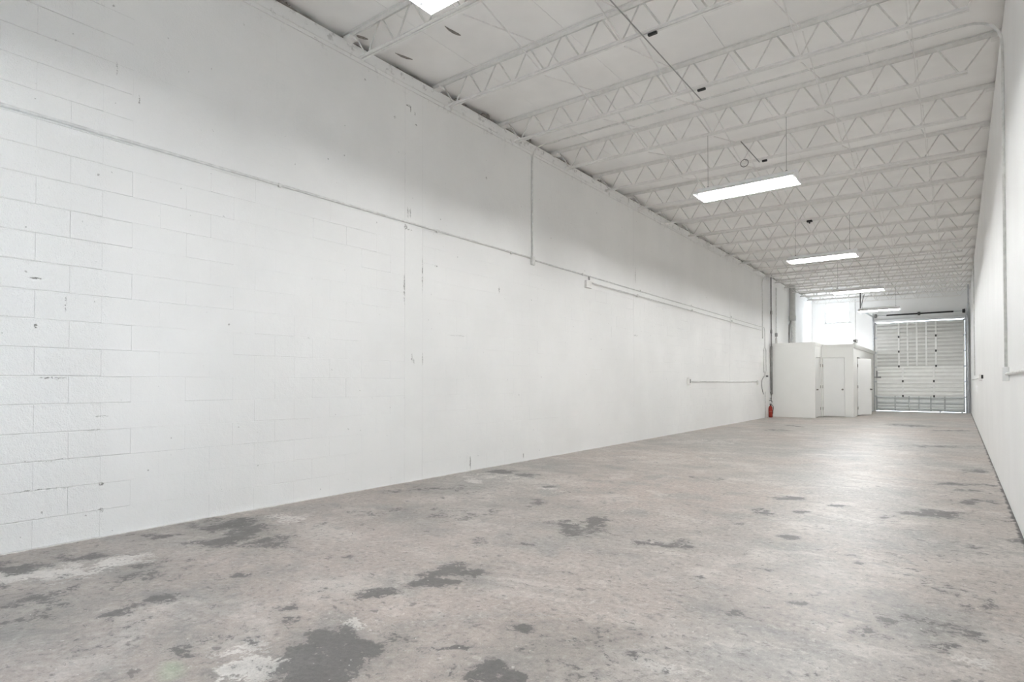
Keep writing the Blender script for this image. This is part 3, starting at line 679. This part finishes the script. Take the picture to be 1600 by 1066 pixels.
MB().tube([(vx+.02, vy, P1H+.021), (vx+.02, vy, 3.54)], .088, 16).build('lower_duct', M['conduit'], t, True)
MB().tube([(vx-.10, vy-.08, P1H+.021), (vx-.10, vy-.08, 3.0), (vx-.085, vy-.08, 3.35), (vx-.03, vy-.08, 3.55)], .03, 8).build('drain_pipe', M['pipegrey'], t, True)
# right wall
conduit('thin white level conduit at waist height leading along the near right wall', (B-.02, 5.5, 1.235), [[(B-.02, 1.2, 1.235), (B-.02, 7.07, 1.235)]], .013)
conduit('thin white vertical conduit on the far right wall', (B-.02, 20.5, 1.3), [[(B-.02, 20.6, 1.36), (B-.02, 20.6, 4.69)]], .014)
conduit('thin level conduit with a small black outlet on the far right wall', (B-.02, 16, 1.26), [[(B-.02, 15.3, 1.262), (B-.02, 24.5, 1.262)]], .014,
        parts=[('outlet_box', 'steel', (B-.05, B, 14.9, 15.3, 1.20, 1.32)), ('outlet', 'black', (B-.03, B, 14.25, 14.42, 1.235, 1.305))])
conduit('thin vertical conduit on the back wall right of the window', (-3.46, YB-.015, 2.6), [[(-3.46, YB-.016, P2H+.03), (-3.46, YB-.016, 4.7)]], .012)
# under the deck
cz = 4.415
conduit('thin dark conduit under the roof deck with two black clamps, front part', (-2.33, 4.0, cz), [[(-2.33, 1.9, cz), (-2.33, 6.62, cz)]], .006, 'ceiling_conduit', 'greyline',
        parts=[('beam_clamp', 'black', (-2.30, -2.21, jy[k]-.016, jy[k]+.016, cz+.005, cz+.028)) for k in (1, 2)])
conduit('short dark conduit under the roof deck beside a wire ring', (-2.31, 8.3, cz), [[(-2.31, 8.1, cz), (-2.31, 9.02, cz)]], .007, 'ceiling_conduit', 'pipegrey',
        parts=[('beam_clamp', 'black', (-2.28, -2.21, jy[4]-.018, jy[4]+.018, cz+.002, cz+.028))])
t = thing('beam_clamp', 'small black clamp on a joist above the third ceiling light', 'clamp', (-2.37, jy[7], 4.43))
MB().bevbox(-2.42, -2.32, jy[7]-.04, jy[7]+.04, 4.41, 4.445, .006).build('clamp_body', M['black'], t)
MB().tube([(-2.37, jy[7], 4.41), (-2.37, jy[7], 4.38)], .014, 8).build('bolt', M['black'], t)
t = thing('wire_ring', 'small ring of wire hanging under the fifth joist', 'wire', (-2.55, jy[4], 4.44))
MB().tube([(-2.49+.055*math.cos(a), 8.90, 4.405+.055*math.sin(a)) for a in np.linspace(0, 2*math.pi, 25)], .006, 6, False).build('ring', M['pipegrey'], t, True)
MB().tube([(-2.49, 8.90, 4.46), (-2.49, jy[4]-.02, 4.475)], .004, 5).build('hook', M['pipegrey'], t)
# torn paper and gaps along the roof edge
def flake(label, pts, z, wd):
    """a curled strip of torn paint or paper hanging from the deck"""
    m = MB(); n = len(pts); vs = []
    for q, (x, y) in enumerate(pts):
        w = wd*math.sin(math.pi*(q+.35)/(n+.0)); h = .012*math.sin(math.pi*q/(n-1))
        vs += [(x-w*.8, y+w*.4, z(x)-.004-h), (x+w*.8, y-w*.4, z(x)-.001), (x+w*.8, y-w*.4, z(x)+.002), (x-w*.8, y+w*.4, z(x)-.001-h)]
    fs = []
    for q in range(n-1):
        for c in range(4): d = (c+1) % 4; fs.append((q*4+c, q*4+d, q*4+4+d, q*4+4+c))
    fs += [(0, 1, 2, 3), tuple(range(n*4-4, n*4))]
    o = m.add(vs, fs).build('torn_paper', M['dirt_and_shade']); o['label'] = label; o['category'] = 'debris'; o['group'] = 'torn paper scraps on the ceiling'
flake('dark curled scrap of torn paper on the ceiling below the cut off light', [(-4.17, 4.30), (-4.172, 4.36), (-4.165, 4.42), (-4.155, 4.48), (-4.15, 4.52)], zd, .014)
flake('dark straight scrap of torn paper near the left wall top, by the nearest joist', [(-4.965, 4.33), (-4.95, 4.40), (-4.93, 4.47), (-4.91, 4.54)], zd, .012)
flake('dark scrap of torn paper hanging beside the left end of the nearest joist', [(-5.04, 3.83), (-5.03, 3.88), (-5.01, 3.93), (-5.0, 3.98)], zd, .014)
random.seed(11)
def shred(label, y, w, h, d=.03):
    """ragged paper sticking out of the slot on top of the left wall"""
    n = 7; vs = []
    for q in range(n):
        yy = y-w/2+w*q/(n-1); hh = h*(.25+.75*random.random()); dd = d*(.3+.7*random.random())
        vs += [(-A-.04, yy, 4.779), (-A+dd, yy, 4.781), (-A+dd*.8, yy+.01, 4.781+hh), (-A-.04, yy, 4.790)]
    fs = [(0, 1, 2, 3), tuple(range(n*4-4, n*4))]
    for q in range(n-1):
        for c in range(4): e_ = (c+1) % 4; fs.append((q*4+c, q*4+e_, q*4+4+e_, q*4+4+c))
    o = MB().add(vs, fs).build('paper_shred', M['dirt_and_shade']); o['label'] = label; o['category'] = 'debris'; o['group'] = 'paper shreds along the wall top'
for lab, y, w, h in (('ragged dark paper shred on the left wall top, left of the nearest joist', 3.05, .12, .03), ('ragged dark paper shred on the left wall top, right of the second joist', 5.55, .20, .04),
                     ('biggest ragged dark paper shred on the left wall top, before the third joist', 6.05, .16, .05), ('ragged dark paper shred on the left wall top, above the conduit drop', 7.0, .20, .045),
                     ('small dark paper shred on the left wall top, after the fourth joist', 8.1, .12, .03), ('small dark paper shred on the left wall top, at the fifth joist', 9.2, .14, .03),
                     ('small dark paper shred on the left wall top, before the eighth joist', 12.75, .18, .03)): shred(lab, y, w, h)

# ------------------------------------------------------------------ fire extinguisher
fx, fy = -A+.105, 20.72
t = thing('fire_extinguisher', 'red fire extinguisher standing on the floor in the far left corner', 'fire extinguisher', (fx, fy, 0))
MB().lathe([(.050, .001), (.062, .012), (.065, .03), (.065, .31), (.060, .345), (.044, .372), (.024, .388), (.022, .40)], fx, fy, 18).build('cylinder', M['red'], t, True)
MB().lathe([(.024, .398), (.026, .41), (.026, .435), (.016, .445)], fx, fy, 12).build('valve', M['darkmetal'], t, True)
MB().add(*(lambda b: (b.v, b.f))(MB().bevbox(fx-.012, fx+.012, fy-.10, fy+.03, .452, .464, .003))).bevbox(fx-.010, fx+.010, fy-.085, fy+.02, .425, .436, .003).build('handle', M['black'], t)
MB().tube(arc((fx+.02, fy, .42), (fx+.12, fy+.01, .40), (fx+.074, fy-.01, .22), 8)+[(fx+.072, fy-.01, .12)], .009, 8).build('hose', M['black'], t, True)
MB().tube([(fx+.066*math.cos(a), fy+.066*math.sin(a), .20) for a in np.linspace(-2.3, .1, 10)], .0015, 4).build('label_band', M['label'], t)

# ------------------------------------------------------------------ emergency light above the second room
ex_, ey_ = P2X+.0, 22.95
t = thing('emergency_light', 'small two headed emergency light on top of the right partition corner', 'emergency light', (ex_, ey_, P2H))
MB().bevbox(ex_-.05, ex_+.03, ey_-.12, ey_+.12, P2H+.022, P2H+.09, .008).build('housing', M['conduit'], t)
for dy in (-.13, .13):
    hd = MB().tube([(ex_-.02, ey_+dy*.6, P2H+.08), (ex_-.01, ey_+dy, P2H+.13)], .012, 6).tube([(ex_-.05, ey_+dy, P2H+.15), (ex_+.0, ey_+dy, P2H+.15), (ex_+.05, ey_+dy, P2H+.14)], [.03, .05, .06], 12).build('lamp_head', M['pipegrey'], t, True)
    MB().tube([(ex_+.05, ey_+dy, P2H+.14), (ex_+.053, ey_+dy, P2H+.1395)], .052, 12).build('lens', M['enamel'], hd)
